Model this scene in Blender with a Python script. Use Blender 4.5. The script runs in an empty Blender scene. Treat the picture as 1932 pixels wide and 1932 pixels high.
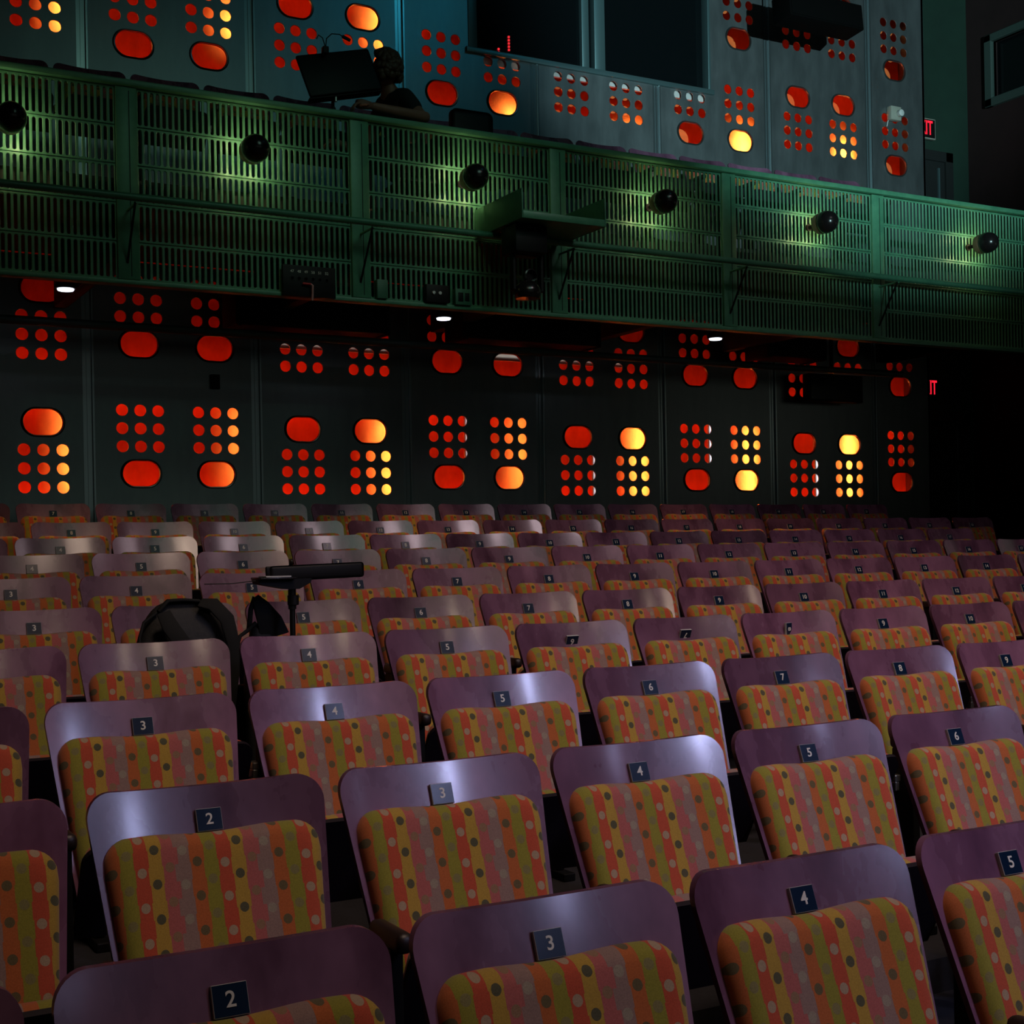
import bpy, bmesh, math, random
from mathutils import Vector, Matrix
random.seed(7)
C = bpy.context.scene
COL = C.collection
R = math.radians
ZC = 1.52                      # eye height of the camera above the front row's floor

# ------------------------------------------------------------------ camera
cam = bpy.data.cameras.new('camera')
co = bpy.data.objects.new('camera', cam)
COL.objects.link(co)
F_PX = 2643.6
YAW, ROLL = R(29.052), R(1.069)
fwd = Vector((math.sin(YAW), math.cos(YAW), 0))
rgt = Vector((math.cos(YAW), -math.sin(YAW), 0))
dwn = Vector((0, 0, -1))
r2 = math.cos(ROLL) * rgt + math.sin(ROLL) * dwn
d2 = -math.sin(ROLL) * rgt + math.cos(ROLL) * dwn
co.matrix_world = Matrix(((r2.x, -d2.x, -fwd.x, 0), (r2.y, -d2.y, -fwd.y, 0), (r2.z, -d2.z, -fwd.z, ZC), (0, 0, 0, 1)))
cam.sensor_width = 36
cam.lens = F_PX / 1932 * 36
cam.shift_y = (1043.9 - 966) / 1932
cam.clip_end = 100
C.camera = co

# ------------------------------------------------------------------ world, exposure, house lights
C.view_settings.view_transform = 'Standard'
C.view_settings.look = 'None'
C.view_settings.gamma = 1
C.view_settings.exposure = 0.15
w = bpy.data.worlds.new('dark_house')
C.world = w
w.use_nodes = True
w.node_tree.nodes['Background'].inputs[0].default_value = (0.5, 0.75, 0.7, 1)
w.node_tree.nodes['Background'].inputs[1].default_value = 0.004

def area(name, loc, target, size, power, color, size_y=None, spread=None):
    l = bpy.data.lights.new(name, 'AREA')
    l.energy = power; l.color = color
    l.shape = 'RECTANGLE' if size_y else 'SQUARE'
    l.size = size
    if size_y: l.size_y = size_y
    if spread: l.spread = R(spread)
    o = bpy.data.objects.new(name, l); COL.objects.link(o)
    o.location = loc
    d = Vector(target) - Vector(loc)
    o.rotation_euler = d.to_track_quat('-Z', 'Y').to_euler()
    return o
def spot(name, loc, target, power, color, angle, blend=.5, radius=.05):
    l = bpy.data.lights.new(name, 'SPOT')
    l.energy = power; l.color = color; l.spot_size = R(angle); l.spot_blend = blend; l.shadow_soft_size = radius
    o = bpy.data.objects.new(name, l); COL.objects.link(o)
    o.location = loc
    o.rotation_euler = (Vector(target) - Vector(loc)).to_track_quat('-Z', 'Y').to_euler()
    return o
def point(name, loc, power, color, radius=.03):
    l = bpy.data.lights.new(name, 'POINT')
    l.energy = power; l.color = color; l.shadow_soft_size = radius
    o = bpy.data.objects.new(name, l); COL.objects.link(o); o.location = loc
    return o

# house lights above the stalls, aimed down at the rows
spot('house_warm', (2.4, .9, 8.7), (3.2, 4.6, .8), 760, (1.0, .73, .57), 70, .9, .9)
spot('house_cool', (7.4, 1.6, 8.7), (6.8, 6.0, .9), 700, (.98, .74, .82), 70, .9, .9)
# stage fixtures on a truss in front of the rows, glinting on the varnished plywood
for x, z, p, h in ((4.0, 3.5, .9, .4), (4.5, 4.75, 3.4, .5), (5.3, 5.9, 3.4, .5), (7.6, 5.0, 1.7, .5)):
    area('stage_cool', (x, -3.0, z), (x * .6, 2.9, .7), .22, p, (.54, .57, 1.0), h, 40)
for x, p in ((1.8, 1.0), (3.7, 1.4), (5.3, 2.0), (7.0, 1.5), (8.6, 1.4)):
    area('stage_warm', (x, -3.0, 7.6), (.7 * x + .6, 4.4, 1.0), .26, p, (1.0, .74, .54), .5, 42)
# frontal spot on the upper steel wall, teal work light at the ceiling
spot('wall_spot', (4.2, -5.5, 3.1), (9.9, 11.3, 7.5), 8500, (.56, .90, .95), 25, .6, .05)
area('ceiling_teal', (7.8, 6.2, 8.8), (5.2, 11.3, 6.2), 1.0, 1.5, (.04, .52, .74), .6, 75)
area('ceiling_teal_left', (3.6, 5.5, 8.8), (3.0, 11.3, 6.0), .9, .2, (.03, .42, .66), .5)
# added soft fill that brightens the balcony front
area('balcony_fill', (4.8, 2.2, 7.6), (4.6, 9.1, 3.5), 3.0, 3.2, (.50, 1.0, .80), 2.4, 46)
# added broad dim fill for the lower steel wall to reflect
area('wall_reflection_fill', (5.0, -9.0, 3.4), (5.0, 9.0, 3.2), 13.0, 13.0, (.88, 1.0, .90), 3.0)
# added fill at the right side wall, lifting the dark right-hand panels
area('right_wall_fill', (13.15, 6.6, 3.1), (11.0, 9.5, 2.6), 3.0, 1.6, (.95, 1, .82), .8)
# ------------------------------------------------------------------ materials
def mat(name, color=(.5, .5, .5), rough=.5, metal=0.0, spec=.5, emit=None, estr=1.0):
    m = bpy.data.materials.new(name); m.use_nodes = True
    b = m.node_tree.nodes['Principled BSDF']
    b.inputs['Base Color'].default_value = (*color, 1)
    b.inputs['Roughness'].default_value = rough
    b.inputs['Metallic'].default_value = metal
    b.inputs['Specular IOR Level'].default_value = spec
    if emit:
        b.inputs['Emission Color'].default_value = (*emit, 1)
        b.inputs['Emission Strength'].default_value = estr
    return m
def nd(m, t, **k):
    n = m.node_tree.nodes.new(t)
    for a, b in k.items(): setattr(n, a, b)
    return n
def lk(m, a, b): m.node_tree.links.new(a, b)
def mth(m, op, a, b=None, c=None):
    n = nd(m, 'ShaderNodeMath', operation=op)
    for i, v in enumerate((a, b, c)):
        if v is None: continue
        if isinstance(v, (int, float)): n.inputs[i].default_value = v
        else: lk(m, v, n.inputs[i])
    return n.outputs[0]
def noisy(m, c1, c2, scale, stretch=(1, 1, 1), r1=None, r2=None, detail=5, rand=False, bump=0):
    """mottled base colour, optionally mottled roughness"""
    b = m.node_tree.nodes['Principled BSDF']
    tc = nd(m, 'ShaderNodeTexCoord'); mp = nd(m, 'ShaderNodeMapping')
    mp.inputs['Scale'].default_value = stretch
    vec = tc.outputs['Object']
    if rand:
        oi = nd(m, 'ShaderNodeObjectInfo'); cx = nd(m, 'ShaderNodeCombineXYZ')
        s = mth(m, 'MULTIPLY', oi.outputs['Random'], 37.0)
        lk(m, s, cx.inputs[0]); lk(m, s, cx.inputs[1]); lk(m, s, cx.inputs[2])
        va = nd(m, 'ShaderNodeVectorMath', operation='ADD')
        lk(m, vec, va.inputs[0]); lk(m, cx.outputs[0], va.inputs[1]); vec = va.outputs[0]
    lk(m, vec, mp.inputs[0])
    n = nd(m, 'ShaderNodeTexNoise'); n.inputs['Scale'].default_value = scale; n.inputs['Detail'].default_value = detail
    n.inputs['Roughness'].default_value = .6
    lk(m, mp.outputs[0], n.inputs['Vector'])
    cr = nd(m, 'ShaderNodeValToRGB')
    cr.color_ramp.elements[0].position = .32; cr.color_ramp.elements[1].position = .68
    cr.color_ramp.elements[0].color = (*c1, 1); cr.color_ramp.elements[1].color = (*c2, 1)
    lk(m, n.outputs['Fac'], cr.inputs[0]); lk(m, cr.outputs[0], b.inputs['Base Color'])
    if r1 is not None:
        mr = nd(m, 'ShaderNodeMapRange')
        mr.inputs[1].default_value = .3; mr.inputs[2].default_value = .7
        mr.inputs[3].default_value = r1; mr.inputs[4].default_value = r2
        lk(m, n.outputs['Fac'], mr.inputs[0]); lk(m, mr.outputs[0], b.inputs['Roughness'])
    if bump:
        bp = nd(m, 'ShaderNodeBump'); bp.inputs['Strength'].default_value = bump; bp.inputs['Distance'].default_value = .01
        lk(m, n.outputs['Fac'], bp.inputs['Height']); lk(m, bp.outputs[0], b.inputs['Normal'])
    return m, cr

M = {}
M['steel'] = mat('brushed_steel', (.3, .33, .34), .42, .9)
noisy(M['steel'], (.26, .29, .30), (.33, .365, .375), 2.4, (2.2, 2.2, .7), .38, .45)
M['steel_trim'] = mat('steel_trim', (.42, .5, .52), .3, .95)
M['rim'] = mat('hole_rim_steel', (.16, .17, .17), .3, .9)
M['stud'] = mat('galvanised_stud', (.62, .62, .60), .55, .15)
M['plaster'] = mat('orange_red_plaster', (.75, .16, .03), .9)
noisy(M['plaster'], (.66, .13, .024), (.84, .185, .036), 9, (1, 1, .6), None, None, 6, False, .35)
M['green'] = mat('green_paint', (.06, .21, .12), .42, .1)
noisy(M['green'], (.055, .20, .115), (.075, .255, .14), 14, (1, 1, 1), .36, .5)
M['green_box'] = mat('green_box_paint', (.04, .15, .085), .5)
M['black'] = mat('black_metal', (.004, .004, .004), .55, 0, .25)
M['black_gloss'] = mat('black_gloss', (.012, .010, .010), .22)
M['black_cloth'] = mat('black_nylon', (.012, .013, .013), .7)
noisy(M['black_cloth'], (.005, .0055, .005), (.012, .0125, .0115), 60, (1, 1, 1), None, None, 3, False, .2)
M['strap_cloth'] = mat('black_webbing', (.013, .0135, .012), .8, 0, .2)
M['dark_wall'] = mat('dark_green_wall', (.012, .05, .03), .7)
noisy(M['dark_wall'], (.005, .024, .015), (.007, .031, .019), 3)
M['red_wall'] = mat('dark_red_wall', (.022, .008, .008), .75)
noisy(M['red_wall'], (.018, .006, .006), (.026, .010, .010), 2)
M['floor'] = mat('dark_carpet', (.012, .011, .012), .95)
noisy(M['floor'], (.009, .008, .009), (.016, .014, .016), 40)
M['ceiling'] = mat('dark_ceiling', (.012, .014, .014), .9)
M['soffit'] = mat('dark_soffit', (.035, .045, .036), .8)
M['frame'] = mat('window_frame', (.05, .08, .07), .5)
M['teal_frame'] = mat('booth_frame', (.12, .2, .21), .35, .6)
M['booth'] = mat('booth_inside', (.004, .006, .006), .9)
M['white'] = mat('off_white', (.30, .30, .25), .6)
M['speaker'] = mat('speaker_black', (.003, .003, .003), .9, 0, .04)
M['numeral'] = mat('numeral_white', (.62, .60, .52), .5)
M['plate'] = mat('plate_black_blue_sheen', (.004, .014, .036), .22, 0, .2)  # black face with the blue stage reflection put into its base colour
M['plate_edge'] = mat('plate_edge', (.36, .35, .34), .4)
M['armrest'] = mat('armrest_brown', (.016, .008, .006), .45)
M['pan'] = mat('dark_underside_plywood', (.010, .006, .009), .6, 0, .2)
M['chrome'] = mat('hinge_metal', (.5, .5, .48), .3, .9)
M['skin'] = mat('skin', (.24, .10, .065), .6)
M['hair'] = mat('auburn_hair', (.07, .032, .014), .6)
noisy(M['hair'], (.04, .018, .008), (.10, .046, .02), 30, (1, 1, 1), None, None, 4, False, .6)
M['shirt'] = mat('black_shirt', (.006, .006, .007), .85)
M['tan'] = mat('lamp_collar_tan', (.26, .15, .08), .5, .1)
M['red_tape'] = mat('red_tape', (.5, .015, .02), .5)
M['pink_tape'] = mat('pink_tape', (.55, .25, .24), .5)
M['exit_red'] = mat('exit_letters', (.4, .01, .02), .5, emit=(1, .015, .04), estr=.9)
M['led_red'] = mat('meter_led', (.3, .01, .01), .5, emit=(1, .03, .04), estr=.8)
M['led_white'] = mat('downlight_led', (.8, .8, .8), .5, emit=(.8, .86, 1), estr=3.0)
M['glass'] = mat('booth_glass', (.004, .006, .007), .06, 0, .35)
M['wood'] = mat('purple_stained_plywood', (.12, .06, .10), .36, 0, .36)
m_, cr_ = noisy(M['wood'], (.058, .021, .042), (.215, .096, .160), 3.0, (2.2, 2.2, .9), .20, .36, 4, True)
for e_, p_ in zip(cr_.color_ramp.elements, (.24, .76)): e_.position = p_
for k_, v_ in (('Coat Weight', .36), ('Coat Roughness', .13)): m_.node_tree.nodes['Principled BSDF'].inputs[k_].default_value = v_
# seat-to-seat difference in the stain
oi = nd(m_, 'ShaderNodeObjectInfo'); hv = nd(m_, 'ShaderNodeHueSaturation')
mr = nd(m_, 'ShaderNodeMapRange'); mr.inputs[3].default_value = .62; mr.inputs[4].default_value = 1.25
lk(m_, oi.outputs['Random'], mr.inputs[0]); lk(m_, mr.outputs[0], hv.inputs['Value'])
lk(m_, cr_.outputs[0], hv.inputs['Color']); lk(m_, hv.outputs[0], m_.node_tree.nodes['Principled BSDF'].inputs['Base Color'])

def make_fabric():
    m = mat('striped_dotted_fabric', rough=.92, spec=.2)
    b = m.node_tree.nodes['Principled BSDF']
    uv = nd(m, 'ShaderNodeUVMap'); uv.uv_map = 'UVMap'
    sp = nd(m, 'ShaderNodeSeparateXYZ'); lk(m, uv.outputs[0], sp.inputs[0])
    S, P = .0296, .0665
    vv = sp.outputs['Y']
    # stripe borders: nearly straight, stepped between the pink and the mauve
    u0 = mth(m, 'DIVIDE', mth(m, 'ADD', sp.outputs['X'], 8.0 * S * 6 + .240), S)
    idx0 = mth(m, 'FLOOR', u0); fr0 = mth(m, 'SUBTRACT', u0, idx0)
    bd = mth(m, 'FLOOR', mth(m, 'ADD', u0, .5))
    par = mth(m, 'SUBTRACT', mth(m, 'MULTIPLY', mth(m, 'MODULO', bd, 2), 2), 1)
    stp = mth(m, 'COMPARE', mth(m, 'MODULO', bd, 6), 5, .1)
    amp = mth(m, 'ADD', mth(m, 'MULTIPLY', stp, .10), .035)
    wave = mth(m, 'SIGN', mth(m, 'SINE', mth(m, 'MULTIPLY', vv, 2 * math.pi / P)))
    u1 = mth(m, 'ADD', u0, mth(m, 'MULTIPLY', mth(m, 'MULTIPLY', wave, par), amp))
    idx = mth(m, 'FLOOR', u1)
    k6 = mth(m, 'MODULO', idx, 6)
    def ramp(cols):
        cr = nd(m, 'ShaderNodeValToRGB'); cr.color_ramp.interpolation = 'CONSTANT'
        e = cr.color_ramp.elements
        while len(e) < 6: e.new(.5)
        for i, c in enumerate(cols):
            e[i].position = i / 6; e[i].color = (*c, 1)
        lk(m, mth(m, 'ADD', mth(m, 'DIVIDE', k6, 6), .02), cr.inputs[0])
        return cr.outputs[0]
    base = ramp([(.40, .105, .027), (.235, .21, .026), (.42, .068, .030), (.38, .235, .036), (.37, .100, .085), (.25, .158, .125)])
    dots = ramp([(.115, .088, .038), (.20, .17, .062), (.34, .245, .15), (.080, .075, .040), (.25, .145, .078), (.28, .23, .16)])
    ph = mth(m, 'MULTIPLY', mth(m, 'MODULO', idx0, 2), .5)
    # per-stripe phase wander
    ph = mth(m, 'ADD', ph, mth(m, 'MULTIPLY', mth(m, 'MODULO', idx0, 3), .06))
    tv = mth(m, 'ADD', mth(m, 'DIVIDE', vv, P), ph)
    fv = mth(m, 'MULTIPLY', mth(m, 'SUBTRACT', mth(m, 'FRACT', tv), .5), P)
    fu = mth(m, 'MULTIPLY', mth(m, 'SUBTRACT', fr0, .5), S)
    dist = mth(m, 'SQRT', mth(m, 'ADD', mth(m, 'MULTIPLY', fu, fu), mth(m, 'MULTIPLY', fv, fv)))
    isdot = mth(m, 'LESS_THAN', dist, .0098)
    mx = nd(m, 'ShaderNodeMix', data_type='RGBA')
    lk(m, isdot, mx.inputs['Factor']); lk(m, base, mx.inputs['A']); lk(m, dots, mx.inputs['B'])
    # woven speckle
    tc = nd(m, 'ShaderNodeTexCoord'); n = nd(m, 'ShaderNodeTexNoise'); n.inputs['Scale'].default_value = 420; n.inputs['Detail'].default_value = 2
    lk(m, tc.outputs['Object'], n.inputs['Vector'])
    hv = nd(m, 'ShaderNodeHueSaturation')
    lk(m, mth(m, 'ADD', mth(m, 'MULTIPLY', n.outputs['Fac'], .7), .62), hv.inputs['Value'])
    lk(m, mx.outputs['Result'], hv.inputs['Color']); lk(m, hv.outputs[0], b.inputs['Base Color'])
    b.inputs['Sheen Weight'].default_value = .15
    return m
M['fabric'] = make_fabric()

# ------------------------------------------------------------------ mesh helpers
def obj(name, me, parent=None, m=None, loc=None, rot=None):
    o = bpy.data.objects.new(name, me); COL.objects.link(o)
    if m is not None and me is not None and not me.materials: me.materials.append(m)
    if parent is not None: o.parent = parent
    if loc is not None: o.location = loc
    if rot is not None: o.rotation_euler = rot
    return o
def empty(name, loc=(0, 0, 0), rz=0):
    o = bpy.data.objects.new(name, None); COL.objects.link(o)
    o.location = loc; o.rotation_euler = (0, 0, rz); o.empty_display_size = .1
    return o
def tag(o, label=None, cat=None, group=None, kind=None):
    if label: o['label'] = label
    if cat: o['category'] = cat
    if group: o['group'] = group
    if kind: o['kind'] = kind
    return o
def from_bm(name, bm, smooth=False):
    me = bpy.data.meshes.new(name)
    bmesh.ops.recalc_face_normals(bm, faces=bm.faces)
    bm.to_mesh(me); bm.free()
    if smooth: me.shade_smooth()
    return me
def auto_smooth(me, ang=40):
    me.shade_smooth()
    try: me.set_sharp_from_angle(angle=R(ang))
    except Exception: pass
    return me
def bm_box(bm, lo, hi, bevel=0, seg=2, rot=None, about=None):
    b2 = bmesh.new()
    bmesh.ops.create_cube(b2, size=1)
    for v in b2.verts:
        v.co = Vector((lo[i] + (v.co[i] + .5) * (hi[i] - lo[i]) for i in range(3)))
    if bevel: bmesh.ops.bevel(b2, geom=b2.edges[:], offset=bevel, segments=seg, affect='EDGES', profile=.5)
    if rot is not None:
        bmesh.ops.rotate(b2, verts=b2.verts, cent=about or (0, 0, 0), matrix=rot)
    t = bpy.data.meshes.new('tmp'); b2.to_mesh(t); b2.free(); bm.from_mesh(t); bpy.data.meshes.remove(t)
def box(name, lo, hi, m, parent=None, bevel=0, rot=None, about=None):
    bm = bmesh.new(); bm_box(bm, lo, hi, bevel, 2, rot, about)
    me = from_bm(name, bm)
    if bevel: auto_smooth(me)
    return obj(name, me, parent, m)
def bm_tube(bm, pts, rad, n=12, cap=True):
    """tube along points; rad a number or one per point"""
    pts = [Vector(p) for p in pts]
    rads = rad if isinstance(rad, (list, tuple)) else [rad] * len(pts)
    rings = []
    up = None
    for i, p in enumerate(pts):
        t = (pts[min(i + 1, len(pts) - 1)] - pts[max(i - 1, 0)]).normalized()
        if up is None:
            up = Vector((0, 0, 1)) if abs(t.z) < .9 else Vector((1, 0, 0))
        s = t.cross(up).normalized(); up = s.cross(t).normalized()
        rings.append([bm.verts.new(p + rads[i] * (math.cos(2 * math.pi * k / n) * s + math.sin(2 * math.pi * k / n) * up)) for k in range(n)])
    for a, b in zip(rings, rings[1:]):
        for k in range(n):
            bm.faces.new((a[k], a[(k + 1) % n], b[(k + 1) % n], b[k]))
    if cap:
        bm.faces.new(rings[0][::-1]); bm.faces.new(rings[-1])
def tube(name, pts, rad, m, parent=None, n=12):
    bm = bmesh.new(); bm_tube(bm, pts, rad, n)
    return obj(name, auto_smooth(from_bm(name, bm), 50), parent, m)
def bm_lathe(bm, prof, n=28, axis='z', at=(0, 0, 0)):
    """prof: (radius, height) list"""
    rings = []
    at = Vector(at)
    for r, h in prof:
        ring = []
        for k in range(n):
            a = 2 * math.pi * k / n
            c, s = r * math.cos(a), r * math.sin(a)
            v = Vector((c, s, h)) if axis == 'z' else Vector((c, -h, s))
            ring.append(bm.verts.new(at + v))
        rings.append(ring)
    for a, b in zip(rings, rings[1:]):
        for k in range(n):
            bm.faces.new((a[k], a[(k + 1) % n], b[(k + 1) % n], b[k]))
    bm.faces.new(rings[0][::-1]); bm.faces.new(rings[-1])
def lathe(name, prof, m, parent=None, axis='z', at=(0, 0, 0), n=28):
    bm = bmesh.new(); bm_lathe(bm, prof, n, axis, at)
    return obj(name, auto_smooth(from_bm(name, bm), 35), parent, m)

def circle(cx, cy, r, n=24):
    return [(cx + r * math.cos(2 * math.pi * k / n), cy + r * math.sin(2 * math.pi * k / n)) for k in range(n)]
def stadium(cx, cy, wd, ht, n=10):
    """horizontal or vertical slot outline"""
    out = []
    if wd >= ht:
        r = ht / 2; d = wd / 2 - r
        for k in range(n + 1):
            a = -math.pi / 2 + math.pi * k / n; out.append((cx + d + r * math.cos(a), cy + r * math.sin(a)))
        for k in range(n + 1):
            a = math.pi / 2 + math.pi * k / n; out.append((cx - d + r * math.cos(a), cy + r * math.sin(a)))
    else:
        r = wd / 2; d = ht / 2 - r
        for k in range(n + 1):
            a = math.pi * k / n; out.append((cx + r * math.cos(a), cy + d + r * math.sin(a)))
        for k in range(n + 1):
            a = math.pi + math.pi * k / n; out.append((cx + r * math.cos(a), cy - d + r * math.sin(a)))
    return out
def sheet_mesh(name, outlines, thick, bevel=0.0, res=0):
    """flat sheet with holes: curve fill turned into a mesh standing in the XZ plane, front towards -Y"""
    cu = bpy.data.curves.new(name, 'CURVE'); cu.dimensions = '2D'; cu.fill_mode = 'BOTH'
    cu.extrude = max(thick / 2 - bevel, 0); cu.bevel_depth = bevel; cu.bevel_resolution = res; cu.offset = -bevel
    for ol in outlines:
        s = cu.splines.new('POLY'); s.points.add(len(ol) - 1); s.use_cyclic_u = True
        for p, (x, y) in zip(s.points, ol): p.co = (x, y, 0, 1)
    t = bpy.data.objects.new(name, cu); COL.objects.link(t)
    dg = bpy.context.evaluated_depsgraph_get(); dg.update()
    me = bpy.data.meshes.new_from_object(t.evaluated_get(dg))
    bpy.data.objects.remove(t); bpy.data.curves.remove(cu)
    for v in me.vertices: v.co = (v.co.x, -v.co.z, v.co.y)
    me.materials.clear(); me.name = name
    return me
TXT = {}
def text_mesh(s, size, m, depth=.0006):
    key = (s, size, m.name)
    if key in TXT: return TXT[key]
    cu = bpy.data.curves.new('text', 'FONT'); cu.body = s; cu.size = size; cu.align_x = 'CENTER'; cu.align_y = 'CENTER'
    cu.extrude = depth; cu.offset = size * .012
    t = bpy.data.objects.new('text', cu); COL.objects.link(t)
    dg = bpy.context.evaluated_depsgraph_get(); dg.update()
    me = bpy.data.meshes.new_from_object(t.evaluated_get(dg))
    bpy.data.objects.remove(t); bpy.data.curves.remove(cu)
    for v in me.vertices: v.co = (v.co.x, -v.co.z, v.co.y)
    me.materials.clear(); me.materials.append(m)
    TXT[key] = me
    return me

# ------------------------------------------------------------------ room shell
WY = 11.30                     # face of the steel wall
BY = 9.10                      # face of the balcony front
SEAMS = [-.283, 1.094, 2.474, 3.855, 5.238, 6.609, 7.995, 9.385, 10.775]
END = 11.605
ROWS = [  # Y, plate height, x of the first listed seat, its number, how many, (plates)
    (2.071, -.668, .645, 2, 4), (2.977, -.564, .889, 2, 5), (3.852, -.455, .971, 3, 7), (4.822, -.357, 1.263, 3, 8),
    (5.742, -.262, 1.029, 3, 10), (6.587, -.145, 1.083, 3, 12), (7.493, -.037, 1.338, 4, 14), (8.545, .066, 1.690, 4, 14),
    (9.593, .187, 1.970, 8, 16), (10.486, .347, 2.027, 7, 15)]
PLATE_H = .852
def rowfloor(i): return ROWS[i][1] + ZC - PLATE_H

bm = bmesh.new()
prof = [(-9.5, 0), (-9.5, rowfloor(0))]
ys = [r[0] for r in ROWS]
prof = [(-9.5, -.3), (-9.5, rowfloor(0))]
for i in range(1, 10):
    y = ys[i] - .62
    prof += [(y, rowfloor(i - 1)), (y, rowfloor(i))]
prof += [(13.4, rowfloor(9)), (13.4, -.3)]
for sx in (-6.0, 17.0): pass
vs = [[bm.verts.new((x, y, z)) for (y, z) in prof] for x in (-6.0, 17.0)]
n = len(prof)
for k in range(n): bm.faces.new((vs[0][k], vs[0][(k + 1) % n], vs[1][(k + 1) % n], vs[1][k]))
bm.faces.new(vs[0][::-1]); bm.faces.new(vs[1])
tag(obj('floor', from_bm('floor', bm), None, M['floor']), 'dark carpeted stepped floor under the seat rows', kind='structure')
CZ = 9.0
tag(box('ceiling', (-6, -9.5, CZ), (17, 13.4, CZ + .2), M['ceiling']), 'dark ceiling above the hall', kind='structure')
tag(box('wall_left', (-6.2, -9.5, -.3), (-6, 13.4, CZ), M['red_wall']), 'dark side wall on the left', kind='structure')
tag(box('wall_front', (-6, -9.7, -.3), (17, -9.5, CZ), M['ceiling']), 'dark stage end wall', kind='structure')
# plaster wall behind the perforated steel, glowing red in the lamps of the gap
tag(box('wall_back', (-6, WY + .36, -.3), (END + .02, WY + .5, CZ), M['plaster']), 'rough plaster wall behind the perforated steel panels', kind='structure')
box_end = tag(box('trim_1', (END - .03, WY, .8), (END, WY + .36, CZ), M['steel']), 'steel return closing the right end of the panel wall', kind='structure')
tag(box('wall_recess', (END + .02, 12.2, -.3), (13.25, 12.35, CZ), M['dark_wall']), 'dark green wall in the recess right of the steel panels', kind='structure')
# side wall on the right with a framed window
bm = bmesh.new()
for lo, hi in (((13.25, -9.5, -.3), (13.4, 9.9, CZ)), ((13.25, 11.78, -.3), (13.4, 13.4, CZ)), ((13.25, 9.9, -.3), (13.4, 11.78, ZC + 5.33)), ((13.25, 9.9, ZC + 6.0), (13.4, 11.78, CZ))):
    bm_box(bm, lo, hi)
tag(obj('wall_right', from_bm('wall_right', bm), None, M['red_wall']), 'dark red side wall on the right', kind='structure')
bm = bmesh.new()
z0, z1, y0, y1 = ZC + 5.23, ZC + 6.09, 9.8, 11.89
for lo, hi in (((13.2, y0, z0), (13.3, y1, z0 + .1)), ((13.2, y0, z1 - .09), (13.3, y1, z1)), ((13.2, y1 - .11, z0), (13.3, y1, z1)), ((13.2, y0, z0), (13.3, y0 + .11, z1))):
    bm_box(bm, lo, hi, .01)
wf = tag(obj('window_1', from_bm('window_1', bm), None, M['frame']), 'grey framed dark window high in the right side wall', kind='structure')
box('window_glass', (13.31, y0 + .1, z0 + .09), (13.32, y1 - .1, z1 - .08), M['glass'], wf)

# recess doors
def door(name, x0, x1, zb, zt, y, label):
    bm = bmesh.new()
    for lo, hi in (((x0, y - .06, zb), (x0 + .12, y, zt)), ((x1 - .12, y - .06, zb), (x1, y, zt)), ((x0, y - .06, zt - .12), (x1, y, zt))):
        bm_box(bm, lo, hi, .006)
    d = tag(obj(name, from_bm(name, bm), None, M['booth']), label, kind='structure')
    box('door_leaf', (x0 + .12, y - .03, zb), (x1 - .12, y, zt - .12), M['booth'], d)
    box('door_glazing_bead', (x1 - .24, y - .05, zb + .2), (x1 - .215, y - .03, zt - .2), M['teal_frame'], d)
    return d
door('door_1', 11.75, 12.93, ZC + 2.62, ZC + 4.72, 12.2, 'dark framed door behind the balcony under the exit sign')
door('door_2', 12.0, 13.15, rowfloor(9), ZC + 1.6, 12.2, 'black door in the recess behind the back row')

# balcony deck, one step up for its seat row
bm = bmesh.new()
bm_box(bm, (-6, BY + .06, ZC + 2.30), (13.25, 10.0, ZC + 2.45))
bm_box(bm, (-6, 9.98, ZC + 2.40), (13.25, WY - .03, ZC + 2.70))
bm_box(bm, (END, WY - .03, ZC + 2.40), (13.25, 12.2, ZC + 2.62))
tag(obj('balcony_deck', from_bm('balcony_deck', bm), None, M['soffit']), 'dark underside and floor of the balcony', kind='structure')
for k in range(-1, 7):
    x = 2.26 + 1.622 * k if k < 5 else 10.9
    tag(box('trim_%d' % (k + 4), (x - .05, BY + .15, ZC + 1.98), (x + .05, WY - .06, ZC + 2.40), M['soffit'], None, .008), 'dark steel joist under the balcony running back to the wall', kind='structure')

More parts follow.
